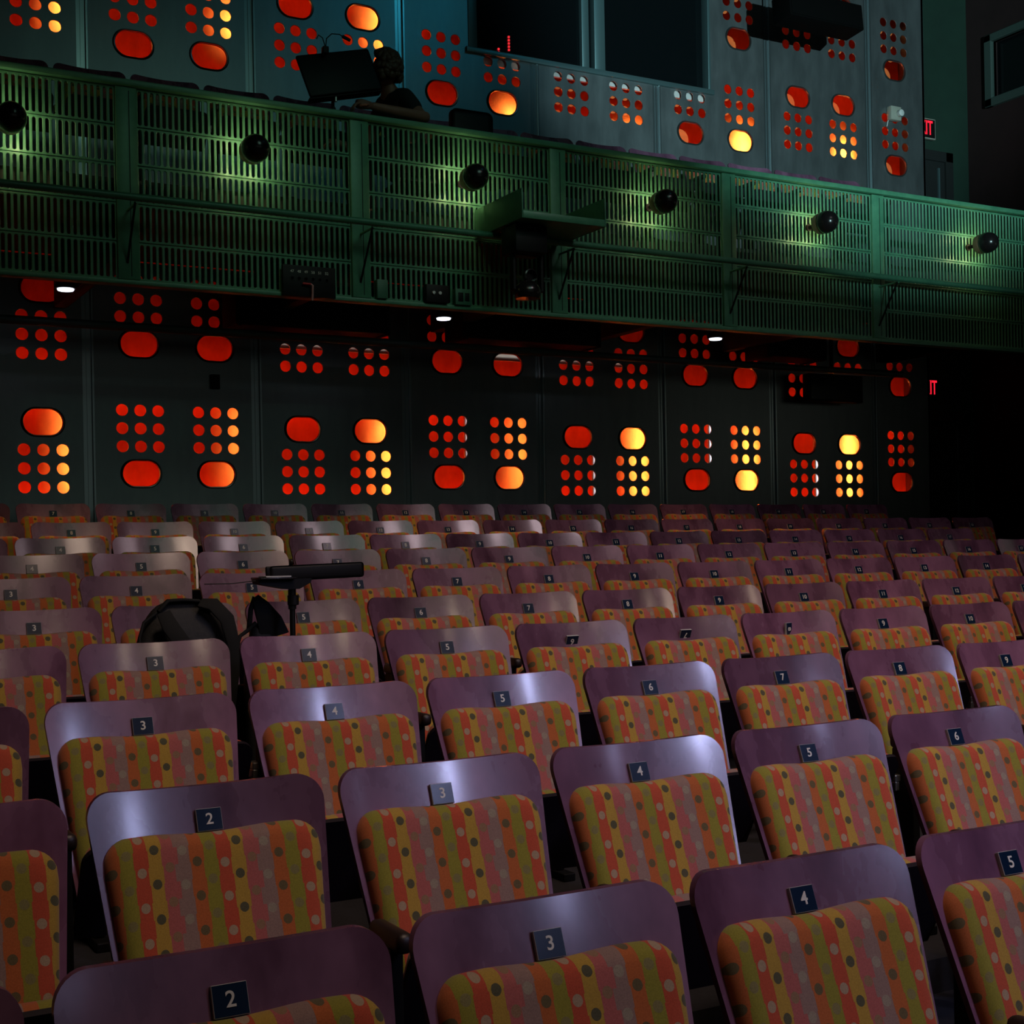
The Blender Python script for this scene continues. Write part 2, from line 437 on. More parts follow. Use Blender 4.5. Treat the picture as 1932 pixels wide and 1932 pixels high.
# ------------------------------------------------------------------ perforated steel wall panels
P_ = .1455
def panel_marks(i, upper):
    """hole centres of panel i: (x, z) circles and ovals, heights relative to the lens"""
    cs, ovs = [], []
    s = SEAMS[i]
    cols = (s + .406, s + 1.029) if i < 8 else (s + .385,)
    odd = i % 2 == 0
    for cx in cols:
        if not upper: base = (.697, 1.737) if odd else (1.09, 2.13)
        else: base = (4.152, 5.190, 6.228) if odd else (4.7065, 5.745, 6.78)
        for b in base:
            ovs.append((cx, b))
            for k in range(3):
                dz = (.217 + k * .1455) * (1 if odd else -1)
                for q in (-1, 0, 1): cs.append((cx + q * P_, b + dz))
    return cs, ovs
WX0, WX1, WZ = 5.92, 8.66, 4.60       # booth window
ORD = ['', '', 'seventh', 'sixth', 'fifth', 'fourth', 'third', 'second']
def wall_panel(i, upper):
    x0, x1 = SEAMS[i] + .045, (SEAMS[i + 1] - .045 if i < 8 else END)
    zb, zt = (2.72, 7.2) if upper else (-.45, 2.395)
    ol = [(x0, zb), (x1, zb), (x1, zt), (x0, zt)]
    if upper and i == 4: ol = [(x0, zb), (x1, zb), (x1, WZ), (WX0, WZ), (WX0, zt), (x0, zt)]
    if upper and i == 5: ol = [(x0, zb), (x1, zb), (x1, WZ), (x0, WZ)]
    if upper and i == 6: ol = [(x0, zb), (x1, zb), (x1, zt), (WX1, zt), (WX1, WZ), (x0, WZ)]
    def inside(x, z, mx, mz):
        if upper and z + mz > WZ - .02 and x + mx > WX0 - .02 and x - mx < WX1 + .02: return False
        return zb + .02 < z - mz and z + mz < zt - .02 and x - mx > x0 and x + mx < x1
    cs, ovs = panel_marks(i, upper)
    cs = [c for c in cs if inside(c[0], c[1], .05, .05)]
    ovs = [o for o in ovs if inside(o[0], o[1], .16, .11)]
    cxm = (x0 + x1) / 2
    sh = lambda pts: [(x - cxm, z + ZC - 0) for x, z in pts]
    outl = [sh(ol)] + [sh(circle(x, z, .0475)) for x, z in cs] + [sh(stadium(x, z, .30, .20, 14)) for x, z in ovs]
    root = empty('perforated_wall_panel', (cxm, WY, 0))
    where = 'upper' if upper else 'lower'
    if i == 8: lab = '%s half-width perforated steel wall panel at the right end beside the dark recess' % where
    else: lab = '%s perforated steel wall panel, %s from the right end of the wall' % (where, ['ninth', 'eighth', 'seventh', 'sixth', 'fifth', 'fourth', 'third', 'second'][i])
    lab += ' above the balcony' if upper else ' below the balcony'
    tag(root, lab, 'wall panel', ('steel panels above the balcony' if upper else 'steel panels below the balcony'))
    obj('steel_sheet', sheet_mesh('steel_sheet', outl, .012, .0015), root, M['steel'], (0, .006, 0))
    for x, z in ovs:
        bm = bmesh.new()
        pts = stadium(x - cxm, z + ZC, .325, .225, 14)
        n = len(pts); rings = []
        for (px, pz) in pts:
            dx, dz = px - (x - cxm), pz - (z + ZC)
            ring = []
            for (sc, yy) in ((.90, .004), (.93, -.012), (.985, -.014), (1.04, -.002), (1.04, .003)):
                ring.append(bm.verts.new(((x - cxm) + dx * sc, yy, z + ZC + dz * sc)))
            rings.append(ring)
        for a in range(n):
            for q in range(4):
                bm.faces.new((rings[a][q], rings[(a + 1) % n][q], rings[(a + 1) % n][q + 1], rings[a][q + 1]))
        obj('oval_rim', auto_smooth(from_bm('oval_rim', bm), 30), root, M['rim'])
    return root
for i in range(0, 9):
    wall_panel(i, False); wall_panel(i, True)
# seam channels between the panels
tn = 12
for i in range(1, 9):
    x = SEAMS[i]
    for (za, zb) in ((-.45, 2.395), (2.72, WZ - .03 if i in (5, 6) else 7.2)):
        bm = bmesh.new()
        bm_box(bm, (x - .044, WY + .012, ZC + za), (x + .044, WY + .03, ZC + zb))
        bm_box(bm, (x - .012, WY + .006, ZC + za), (x + .004, WY + .02, ZC + zb))
        bm_box(bm, (x + .026, WY - .008, ZC + za), (x + .046, WY + .02, ZC + zb), .003)
        tag(obj('trim_%d' % tn, from_bm('trim_%d' % tn, bm), None, M['steel_trim']), 'bright vertical steel channel between two perforated panels', kind='structure'); tn += 1
# studs and rails inside the gap, seen through the holes, with added white fill lights to make them show pale
for i in (4, 5, 6, 7):
    x = SEAMS[i] + .612
    tag(box('trim_%d' % tn, (x, WY + .07, ZC - .4), (x + .075, WY + .10, ZC + 1.5), M['stud']), 'pale steel stud glimpsed through the lower panel holes', kind='structure'); tn += 1
    area('gap_stud_fill', (x + .03, WY + .03, ZC + .85), (x + .03, WY + .36, ZC + .85), .02, .22, (.8, .9, 1), 1.2, 60)
for xa, xb in ((3.9, 5.1), (6.05, 6.6), (6.65, 7.6)):
    tag(box('trim_%d' % tn, (xa, WY + .07, ZC + 1.785), (xb, WY + .10, ZC + 1.90), M['stud']), 'pale steel rail glimpsed through the holes under the balcony', kind='structure'); tn += 1
    area('gap_stud_fill', ((xa + xb) / 2, WY + .03, ZC + 1.83), ((xa + xb) / 2, WY + .36, ZC + 1.84), xb - xa, .03 * (xb - xa), (1, .95, .85), .02, 60)
tag(box('trim_%d' % tn, (5.95, WY + .05, ZC + 4.503), (8.75, WY + .08, ZC + 4.62), M['stud']), 'pale steel sill rail under the booth window', kind='structure'); tn += 1

# lamps in the gap: red strips along the wall, amber tubes behind the seams
for z, p in ((.38, 23), (1.38, 15), (3.75, 23)):
    area('gap_red_strip', (5.6, WY + .03, ZC + z), (5.6, WY + .36, ZC + z + .02), 12.0, p, (1, .06, .02), .05)
for x, ln in ((2.9, 5.6), (10.1, 2.8)):
    area('gap_red_strip', (x, WY + .03, ZC + 4.9), (x, WY + .36, ZC + 4.92), ln, .55 * ln, (1, .06, .02), .05)
AMB = [(2, .87, 1.0, .85), (3, .87, .45, .85), (4, .87, 1.0, .85), (5, .87, .5, .85), (6, .87, 1.3, .85), (7, .87, 1.5, .85), (8, .87, 1.7, .85),
       (2, 4.45, .8, .4), (3, 4.6, .5, .3), (4, 4.8, .6, .5), (5, 4.1, .6, .22), (6, 4.05, 1.0, .3), (7, 4.15, 1.6, .45), (8, 4.22, 1.6, .4)]
for s, z, p, h in AMB:
    area('gap_amber_tube', (SEAMS[s] - .03, WY + .19, ZC + z), (SEAMS[s] - .03, WY + .36, ZC + z), .03, p * 3.1, (1, .85, .38), h, 125)

# ------------------------------------------------------------------ control booth window
bw = empty('booth_window', ((WX0 + WX1) / 2, WY, ZC + WZ))
tag(bw, 'wide dark control booth window framed in teal steel above the balcony seats', 'window')
def inb(lo, hi): 
    o = Vector(bw.location); return tuple(Vector(lo) - o), tuple(Vector(hi) - o)
ZT = ZC + 6.7
for nm, lo, hi in (('sill', (WX0 - .03, WY - .03, ZC + WZ - .035), (WX1 + .03, WY + .12, ZC + WZ + .015)),
                   ('jamb', (WX0, WY - .01, ZC + WZ), (WX0 + .09, WY + .14, ZT)),
                   ('jamb', (WX1 - .03, WY - .01, ZC + WZ), (WX1, WY + .14, ZT)),
                   ('mullion', (7.17, WY + .04, ZC + WZ), (7.25, WY + .14, ZT)),
                   ('mullion', (7.30, WY + .02, ZC + WZ), (7.42, WY + .14, ZT))):
    a, b = inb(lo, hi); box(nm, a, b, M['teal_frame'], bw, .006)
a, b = inb((WX0 + .05, WY + .09, ZC + WZ), (7.36, WY + .10, ZT)); box('glass_pane', a, b, M['glass'], bw)
a, b = inb((7.36, WY + .09, ZC + WZ), (WX1 - .02, WY + .10, ZT)); box('glass_pane', a, b, M['glass'], bw)
for x, za, nn in ((6.39, 4.70, 5), (6.28, 4.66, 2)):
    mtr = tag(empty('level_meter', (x, WY + .075, ZC + za - .02)), ('taller' if nn == 5 else 'shorter') + ' column of red level lights in the booth window', 'meter', 'red level lights in the booth')
    for k in range(nn): box('red_light', (-.008, 0, .03 * k), (.008, .012, .03 * k + .018), M['led_red'], mtr)

# ------------------------------------------------------------------ balcony front
DIV = [-.984, .638] + [2.26 + 1.622 * k for k in range(5)] + [10.96]
ZB, ZTOP = ZC + 1.809, ZC + 3.082
PN = {0: 'eighth', 1: 'seventh', 2: 'sixth', 3: 'fifth', 4: 'fourth', 5: 'third', 6: 'second'}
GR = {}
def grille_mesh(wd):
    key = round(wd, 3)
    if key in GR: return GR[key]
    ns = int(round(wd / .0405)); pit = wd / ns; hs = 1.248 / 5
    meshes = []
    bm = bmesh.new()
    for k in range(5):
        zb = k * hs; ol = [(-wd / 2, zb + .0012), (wd / 2, zb + .0012), (wd / 2, zb + hs - .0012), (-wd / 2, zb + hs - .0012)]
        holes = [stadium(-wd / 2 + (j + .5) * pit, zb + hs / 2, .0205, .218, 5) for j in range(ns)]
        me = sheet_mesh('tmp', [ol] + holes, .012, .004, 1)
        bm.from_mesh(me); bpy.data.meshes.remove(me)
    me = bpy.data.meshes.new('slotted_panel'); bm.to_mesh(me); bm.free()
    GR[key] = me
    return me
for i, x in enumerate(DIV):
    post = box('balcony_post', (-.068, -.02, 0), (.068, .05, 1.244), M['green'], None, .004)
    post.location = (x, BY, ZB + .003)
    box('centre_groove', (.014, -.0215, .02), (.019, -.019, 1.22), M['black'], post)
    tag(post, 'green steel post of the balcony front, %s from the left' % ['first', 'second', 'third', 'fourth', 'fifth', 'sixth', 'seventh', 'eighth'][i], 'post', 'posts of the balcony front')
edges = DIV + [13.25 + .07]
for i in range(len(edges) - 1):
    a, b = edges[i] + .07, edges[i + 1] - .07
    g = obj('balcony_grille', grille_mesh(b - a), None, M['green'], ((a + b) / 2, BY + .006, ZB))
    tag(g, 'green slotted steel grille of the balcony front, %s bay from the left' % ['first', 'second', 'third', 'fourth', 'fifth', 'sixth', 'seventh', 'eighth'][i], 'grille', 'slotted grilles of the balcony front')
tag(box('balcony_rail', (-6, BY - .045, ZTOP - .022), (13.24, BY + .085, ZTOP + .018), M['green'], None, .006), 'flat green top rail along the balcony front', 'rail')
tag(box('balcony_bottom_channel', (-6, BY - .03, ZB - .03), (13.24, BY + .06, ZB - .001), M['green'], None, .004), 'green steel channel along the bottom of the balcony front', 'channel')
tag(tube('balcony_pipe', [(-6, 8.85, ZC + 2.288), (13.24, 8.85, ZC + 2.288)], .024, M['green'], None, 16), 'long green lighting pipe running in front of the balcony grilles', 'pipe')
for i, x in enumerate(DIV[1:7]):
    t = empty('pipe_bracket', (x, BY, ZC + 2.288))
    tag(t, 'thin dark bracket holding the balcony pipe, %s from the left' % ['first', 'second', 'third', 'fourth', 'fifth', 'sixth'][i], 'bracket', 'pipe brackets on the balcony front')
    tube('stub_arm', [(0, -.02, -.03), (0, -.25, -.03)], .009, M['green'], t, 8)
    tube('brace_rod', [(-.01, -.02, -.37), (-.01, -.245, -.03)], .008, M['black'], t, 8)

# bulkhead lamps on the balcony front
LX = [1.513, 3.051, 4.687, 6.342, 7.973, 9.853]
for i, x in enumerate(LX):
    t = empty('bulkhead_lamp', (x, BY - .001, ZC + 2.70))
    tag(t, 'black domed lamp on the balcony grille, %s from the left, glowing onto the green slots' % ['first', 'second', 'third', 'fourth', 'fifth', 'sixth'][i], 'lamp', 'domed lamps on the balcony front')
    lathe('mounting_stem', [(.03, 0), (.03, .012), (.016, .016), (.016, .13)], M['black'], t, 'y')
    lathe('collar', [(.045, .125), (.082, .13), (.088, .15), (.088, .19), (.083, .195), (.05, .195)], M['tan'], t, 'y')
    lathe('dome', [(.05, .192), (.086, .195), (.092, .205), (.094, .225), (.088, .262), (.073, .295), (.048, .318), (.022, .328), (.004, .33)], M['black_gloss'], t, 'y')
    for k in range(4):
        a = 2 * math.pi * (k / 4 + .125)
        p = Vector((x + .12 * math.cos(a), BY - .125, ZC + 2.70 + .12 * math.sin(a)))
        spot('bulkhead_glow', p, p + Vector((.09 * math.cos(a), .2, .09 * math.sin(a) - .02)), .85, (1, .80, .42), 165, .3, .015)

# projector tray
t = empty('equipment_tray', (5.135, BY, ZC + 2.33))
tag(t, 'green steel equipment tray projecting from the balcony front above the pipe', 'tray')
box('tray_floor', (-.335, -.70, -.012), (.335, -.012, .0), M['green'], t)
box('front_lip', (-.335, -.71, -.015), (.335, -.70, .035), M['green'], t, .002)
box('side_plate', (-.345, -.71, -.015), (-.335, -.012, .19), M['green'], t, .002)
box('side_plate', (.335, -.71, -.015), (.345, -.012, .19), M['green'], t, .002)

# moving head lamp hanging under the tray
t = empty('moving_head_lamp', (4.95, 8.62, ZC + 2.312))
tag(t, 'black moving-head stage lamp hanging below the green tray', 'lamp')
box('base', (-.14, -.10, -.20), (.12, .12, 0), M['black'], t, .015)
bm = bmesh.new(); bm_box(bm, (-.125, -.03, -.46), (-.10, .03, -.18), .008); bm_box(bm, (.10, -.03, -.46), (.125, .03, -.18), .008); bm_box(bm, (-.125, -.03, -.21), (.125, .03, -.18), .008)
obj('yoke', from_bm('yoke', bm), t, M['black'])
bm = bmesh.new(); bm_lathe(bm, [(.02, -.055), (.085, -.05), (.10, -.02), (.10, .01), (.085, .045), (.055, .07), (.01, .082)], 24, 'z', (0, 0, -.46))
obj('head', auto_smooth(from_bm('head', bm), 50), t, M['black_gloss'])
lathe('lens_ring', [(.05, -.035), (.052, .0), (.043, .004), (.043, -.03)], M['black_gloss'], t, 'y', (.02, -.03, -.35), 20)

# connector board, boxes on the grille
t = empty('connector_board', (3.475, BY - .045, ZC + 1.885))
tag(t, 'black connector board with numbers fixed low on the balcony grille', 'board')
box('board_plate', (-.19, -.02, -.105), (.19, .012, .105), M['black'], t, .002)
for k in range(6): obj('socket_number', text_mesh(str(47 + k), .026, M['numeral']), t, None, (-.125 + k * .05, -.0215, .062))
for k in range(6): lathe('socket', [(.013, .018), (.015, .024), (.010, .024), (.010, .02)], M['black'], t, 'y', (-.125 + k * .05, 0, .015), 14)
t = empty('cable_tail', (3.475, BY - .075, ZC + 1.87))
tag(t, 'red and pink cable tail hooked over the black connector board', 'cable')
tube('red_end', [(-.055, -.005, -.005), (.0, -.012, -.008)], .0075, M['red_tape'], t, 8)
tube('pink_length', [(.0, -.012, -.008), (.012, -.014, -.016), (.012, -.012, -.06), (.010, -.010, -.118)], .0075, M['pink_tape'], t, 8)
t = tag(box('cover_box', (3.985, BY - .05, ZC + 1.812), (4.068, BY - .0, ZC + 1.945), M['green_box'], None, .004), 'small plain green cover box on the grille beside the fourth balcony post', 'box')
t = tag(empty('control_box', (4.455, BY - .02, ZC + 1.875)), 'black labelled control box low on the balcony grille left of the socket box', 'box')
box('housing', (-.09, -.035, -.062), (.09, .02, .065), M['black'], t, .003)
for k in range(2): lathe('knob', [(.012, .034), (.012, .046), (.009, .047)], M['stud'], t, 'y', (-.035 + .05 * k, 0, .005), 14)
t = tag(empty('socket_box', (4.665, BY - .02, ZC + 1.868)), 'green socket box with black outlets low on the balcony grille', 'box')
box('housing', (-.066, -.032, -.058), (.066, .02, .058), M['green_box'], t, .003)
box('outlet', (-.045, -.036, -.035), (-.005, -.031, .03), M['black'], t, .002)
box('outlet', (.01, -.036, -.03), (.045, -.031, .03), M['black'], t, .002)

# ------------------------------------------------------------------ under the balcony
tag(tube('under_balcony_pipe', [(-6, 10.4, ZC + 1.725), (10.3, 10.4, ZC + 1.725)], .032, M['frame'], None, 14), 'long dark horizontal pipe hanging under the balcony in front of the steel panels', 'pipe')
for j, (xa, xb, zl, zh, s) in enumerate(((3.46, 4.78, 1.83, 2.2, 'left'), (5.45, 6.85, 1.84, 2.2, 'middle'), (8.75, 9.5, 1.86, 2.2, 'right'))):
    d = empty('air_duct', ((xa + xb) / 2, 10.75, ZC + zl))
    tag(d, 'black air duct under the balcony, %s of the three' % s, 'duct', 'ducts under the balcony')
    hw = (xb - xa) / 2
    box('duct_body', (-hw, -.15, 0), (hw, .2, zh - zl), M['black'], d, .01)
    for q in (-1, 1): box('flange', (q * (hw - .03) - .015, -.165, -.012), (q * (hw - .03) + .015, .215, zh - zl), M['black'], d, .003)
DL = [(2.006, 1.845), (4.873, 1.832), (7.513, 1.827)]
for j, (x, z) in enumerate(DL):
    t = empty('downlight', (x, 9.8, ZC + z))
    tag(t, 'small white downlight under the balcony, %s of the three' % ['left', 'middle', 'right'][j], 'downlight', 'downlights under the balcony')
    lathe('housing', [(.07, .012), (.075, .03), (.06, .06), (.02, .07), (.02, .47)], M['black'], t)
    lathe('lens', [(.052, .0), (.056, .008), (.056, .014)], M['led_white'], t)
    spot('downlight_beam', (x, 9.8, ZC + z - .03), (x + .05, 9.5, 1.5), 42, (1, .50, .20), 84, .7, .04)
# black monitor below the balcony
t = tag(empty('wall_monitor', (10.02, 11.1, ZC + 1.66)), 'black monitor hung from the balcony underside in front of the half panel', 'monitor')
box('screen_body', (-.37, -.05, -.155), (.37, .05, .13), M['black'], t, .012)
box('screen', (-.345, -.056, -.13), (.345, -.049, .105), M['black_gloss'], t)
tube('hanger', [(0, .02, .12), (0, .02, .74)], .02, M['black'], t)
# loudspeaker above the balcony
t = tag(empty('hanging_loudspeaker', (9.42, 10.55, ZC + 5.24)), 'black box loudspeaker hanging in front of the upper steel panels', 'loudspeaker')
rot = Matrix.Rotation(R(-6), 3, 'X')
box('cabinet', (-.47, -.13, -.13), (.47, .13, .13), M['speaker'], t, .012, rot)
box('grille', (-.45, -.137, -.115), (.45, -.128, .115), M['speaker'], t, .002, rot)
for q in (-.3, .3): tube('hanger', [(q, 0, .12), (q, 0, CZ - ZC - 5.24)], .012, M['black'], t, 8)
# small white fixture on the end panel
t = tag(empty('emergency_light', (11.11, WY - .005, ZC + 4.70)), 'small white emergency light box on the right end steel panel', 'light fixture')
box('housing', (-.075, -.07, -.075), (.075, 0, .075), M['white'], t, .008)
lathe('lamp_head', [(.03, .07), (.036, .09), (.036, .12), (.028, .124)], M['stud'], t, 'y', (.03, 0, -.005), 16)
tube('cable', [(-.06, -.01, -.07), (-.075, -.012, -.09), (-.085, -.01, -.14)], .006, M['stud'], t, 8)
tag(box('wall_box', (3.457, WY - .035, ZC + 1.40), (3.533, WY - .002, ZC + 1.52), M['black'], None, .004), 'small black box mounted on the lower steel panel between oval and dots', 'box')
# exit signs
for z, y, lab in ((4.975, 12.2, 'red exit sign on the green wall above the balcony door'), (1.88, 12.2, 'red exit sign under the balcony at the dark recess')):
    t = tag(empty('exit_sign', (12.47 if z > 3 else 12.46, y - .03, ZC + z)), lab, 'exit sign', 'exit signs')
    box('housing', (-.20, -.03, -.13), (.175, .03, .115), M['white'] if z > 3 else M['black'], t, .006)
    box('face_plate', (-.185, -.034, -.115), (.16, -.029, .10), M['black'], t)
    tm = obj('letters', text_mesh('EXIT', .20, M['exit_red'], .002), t, None, (-.02, -.037, -.008)); tm.scale = (.68, 1, 1.18)
    point('exit_glow', (12.42, y - .35, ZC + z), .12, (1, .05, .05), .1)
# door number
dn = tag(box('door_number_sign', (-.16, -.012, -.07), (.16, .0, .09), M['black'], None, .003), 'small black door sign reading 409 in the dark recess', 'sign')
dn.location = (12.95, 12.145, ZC + .93)
obj('number', text_mesh('409', .10, mat('dim_numeral', (.035, .035, .035), .6)), dn, None, (0, -.014, 0))
box('top_strip', (-.16, -.015, .085), (.16, 0, .092), M['frame'], dn)

# ------------------------------------------------------------------ theatre seats
TILT = math.tan(R(21))
def back_y(x, z):
    """front surface of the plywood: leans back with height, curves forward at the sides"""
    return (z - PLATE_H) * TILT - .030 * (x / .265) ** 2
def half_w(z, top, hw0, taper, r, zbot=None, rb=0):
    hw = hw0 - taper * (top - z)
    if z > top - r:
        d = z - (top - r); hw -= r - math.sqrt(max(r * r - d * d, 0))
    if zbot is not None and z < zbot + rb:
        d = zbot + rb - z; hw -= rb - math.sqrt(max(rb * rb - d * d, 0))
    return hw
def backrest_mesh():
    top, bot = PLATE_H + .077, .41
    r = .058
    zs = [bot + (top - r - bot) * k / 12 for k in range(13)] + [top - r + r * math.sin(math.pi / 2 * k / 8) for k in range(1, 9)]
    nu = 20; th = .016
    bm = bmesh.new()
    F, B = [], []
    for z in zs:
        hw = half_w(z, top, .2655, .098, r)
        fr, bk = [], []
        for k in range(nu + 1):
            s = -1 + 2 * k / nu
            x = hw * s
            zz = z - .006 * max(0, (z - (top - .1)) / .1) * (1 - s * s)
            fr.append(bm.verts.new((x, back_y(x, zz), zz))); bk.append(bm.verts.new((x, back_y(x, zz) + th, zz)))
        F.append(fr); B.append(bk)
    for a in range(len(zs) - 1):
        for k in range(nu):
            bm.faces.new((F[a][k], F[a][k + 1], F[a + 1][k + 1], F[a + 1][k]))
            bm.faces.new((B[a][k + 1], B[a][k], B[a + 1][k], B[a + 1][k + 1]))
        bm.faces.new((F[a][0], F[a + 1][0], B[a + 1][0], B[a][0]))
        bm.faces.new((F[a][nu], B[a][nu], B[a + 1][nu], F[a + 1][nu]))
    for k in range(nu):
        bm.faces.new((F[0][k], B[0][k], B[0][k + 1], F[0][k + 1]))
        bm.faces.new((F[-1][k], F[-1][k + 1], B[-1][k + 1], B[-1][k]))
    return auto_smooth(from_bm('backrest', bm), 40)
def cushion_mesh(name, hw0, zb, zt, r, T, surf, taper=0, dip=.0, nrm=None):
    """padded slab lying on surf(x, z); UV in metres"""
    e = [0, .0012, .004, .009, .016, .025, .036]
    H = zt - zb
    ts = [v for v in e] + [e[-1] + (H - 2 * e[-1]) * k / 12 for k in range(1, 12)] + [H - v for v in e[::-1]]
    bm = bmesh.new(); uvl = bm.loops.layers.uv.new('UVMap')
    G, UV = [], {}
    us = [v / .2 for v in (0, .0012, .004, .009, .016, .025, .036)]
    ss = [-1 + v for v in us] + [-.82 + 1.64 * k / 14 for k in range(1, 14)] + [1 - v for v in us[::-1]]
    for t in ts:
        z = zb + t
        hw = half_w(z, zt, hw0, taper, r, zb, r)
        hw = max(hw, hw0 - taper * (zt - z) - r + .001)
        row = []
        for s in ss:
            x = hw * s
            # distance to the outline of the rounded rectangle
            hwf = hw0 - taper * (zt - z)
            qx, qz = abs(x) - (hwf - r), abs(z - (zb + zt) / 2) - (H / 2 - r)
            sd = math.hypot(max(qx, 0), max(qz, 0)) + min(max(qx, qz), 0) - r
            d = min(max(-sd, 0), .038)
            off = T * math.sqrt(max(0, 1 - (1 - d / .038) ** 2)) + .006 * (1 - (x / hw0) ** 2) * (1 if d > .03 else d / .03)
            zz = z - dip * max(0, (z - (zt - .12)) / .12) * (.5 + .5 * math.cos(math.pi * min(1, abs(x) / .15)))
            p = surf(x, zz, off)
            v = bm.verts.new(p); UV[v] = (x, zz); row.append(v)
        G.append(row)
    for a in range(len(G) - 1):
        for k in range(len(ss) - 1):
            f = bm.faces.new((G[a][k], G[a][k + 1], G[a + 1][k + 1], G[a + 1][k]))
    bd = [G[0][k] for k in range(len(ss))] + [G[a][-1] for a in range(1, len(G))] + [G[-1][k] for k in range(len(ss) - 2, -1, -1)] + [G[a][0] for a in range(len(G) - 2, 0, -1)]
    bm.faces.new(bd[::-1])
    for f in bm.faces:
        for l in f.loops: l[uvl].uv = UV[l.vert]
    me = from_bm(name, bm); me.shade_smooth()
    try: me.set_sharp_from_angle(angle=R(75))
    except Exception: pass
    return me
def back_surf(x, z, off): return (x, back_y(x, z) - off * .934 + .002, z + off * .358)
ME_BACK = backrest_mesh(); ME_BACK.materials.append(M['wood'])
ME_CUSH = cushion_mesh('back_cushion', .240, .43, PLATE_H - .018, .058, .040, back_surf, .086, .008); ME_CUSH.materials.append(M['fabric'])
# folded-up seat pan: plywood below, padding above
PA = R(60); PH = (-.19, .355)
def pan_pt(x, s, n): return (x, PH[0] - s * math.cos(PA) + n * math.sin(PA), PH[1] + s * math.sin(PA) + n * math.cos(PA))
bm = bmesh.new(); outl = []
hw, L, r = .235, .29, .05
rim = [(-hw, 0), (hw, 0)] + [(hw - r + r * math.cos(a), L - r + r * math.sin(a)) for a in [math.pi / 2 * k / 6 for k in range(7)]] + [(-hw + r - r * math.sin(a), L - r + r * math.cos(a)) for a in [math.pi / 2 * k / 6 for k in range(7)]]
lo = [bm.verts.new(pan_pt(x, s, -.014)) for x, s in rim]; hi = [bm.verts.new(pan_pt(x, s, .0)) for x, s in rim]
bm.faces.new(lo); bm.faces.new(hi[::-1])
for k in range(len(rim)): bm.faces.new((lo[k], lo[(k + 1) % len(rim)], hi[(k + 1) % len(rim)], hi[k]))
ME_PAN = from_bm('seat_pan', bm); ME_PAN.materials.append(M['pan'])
ME_PADS = cushion_mesh('seat_cushion', .228, .01, L - .006, .05, .05, lambda x, z, off: pan_pt(x, z, off - .001), 0, 0); ME_PADS.materials.append(M['fabric'])
bm = bmesh.new(); bm_box(bm, (.260, -.41, .612), (.300, -.25, .655), .016, 3); ME_ARM = auto_smooth(from_bm('armrest', bm), 50); ME_ARM.materials.append(M['armrest'])
bm = bmesh.new(); bm_box(bm, (.265, -.36, 0.03), (.295, -.26, .615), .006); bm_box(bm, (.255, -.42, 0), (.305, -.18, .03), .004); ME_LEG = from_bm('side_frame', bm); ME_LEG.materials.append(M['black'])
bm = bmesh.new(); bm_box(bm, (.243, -.30, .50), (.297, -.245, .525), .004); bm_box(bm, (.243, -.30, .47), (.262, -.245, .502), .004); ME_HINGE = from_bm('hinge', bm); ME_HINGE.materials.append(M['chrome'])
# number plate: metal backing with a glossy black face, a blue reflection in its colour
bm = bmesh.new(); bm_box(bm, (-.028, -.006, -.0245), (.028, .004, .0245), .001, 1)
me = from_bm('number_plate', bm); me.materials.append(M['plate_edge']); me.materials.append(M['plate'])
for p in me.polygons:
    if p.normal.y < -.9: p.material_index = 1
ME_PLATE = me
PROTO = {}
def copy_into(src, parent, loc=None):
    c = src.copy(); COL.objects.link(c); c.parent = parent
    return c
# the model seat, copied for every other one
def model_seat():
    root = empty('theatre_seat')
    parts = [obj('backrest', ME_BACK, root), obj('back_cushion', ME_CUSH, root), obj('side_frame', ME_LEG, root), obj('armrest', ME_ARM, root), obj('hinge', ME_HINGE, root)]
    pan = obj('seat_pan', ME_PAN, root); pad = obj('seat_cushion', ME_PADS, pan)
    plate = obj('number_plate', ME_PLATE, root, None, (0, -.004, PLATE_H), (-R(21), 0, 0))
    num = obj('numeral', text_mesh('0', .034, M['numeral']), plate, None, (0, -.0066, 0))
    return root
MODEL = model_seat()
first = [True]
def px(x, y, z):
    v = Vector((x, y, z - ZC))
    return 966 + F_PX * v.dot(r2) / v.dot(fwd)
def place_seat(x, y, z, num, label, group, turn=0.0, dx=0.0):
    if first[0]:
        root = MODEL; first[0] = False; kids = list(root.children)
    else:
        root = MODEL.copy(); COL.objects.link(root); kids = []
        for ch in MODEL.children:
            c = ch.copy(); COL.objects.link(c); c.parent = root; kids.append(c)
            for g in ch.children:
                d = g.copy(); COL.objects.link(d); d.parent = c
    root.location = (x, y, z)
    root['label'] = label; root['category'] = 'seat'; root['group'] = group
    for c in kids:
        if c.name.startswith('number_plate'):
            c.location = (dx, -.004, PLATE_H); c.rotation_euler = (-R(21), turn, 0)
            for g in c.children: g.data = text_mesh(str(num), .034 if num < 10 else .031, M['numeral'])
    return root
ROWN = ['front row', 'second row', 'third row', 'fourth row', 'fifth row', 'sixth row', 'seventh row', 'eighth row', 'ninth row', 'back row']
TURN = {(3, 6): math.pi, (3, 7): math.pi, (3, 8): math.pi / 2}
ENDROW = {7: True, 8: True, 9: True}
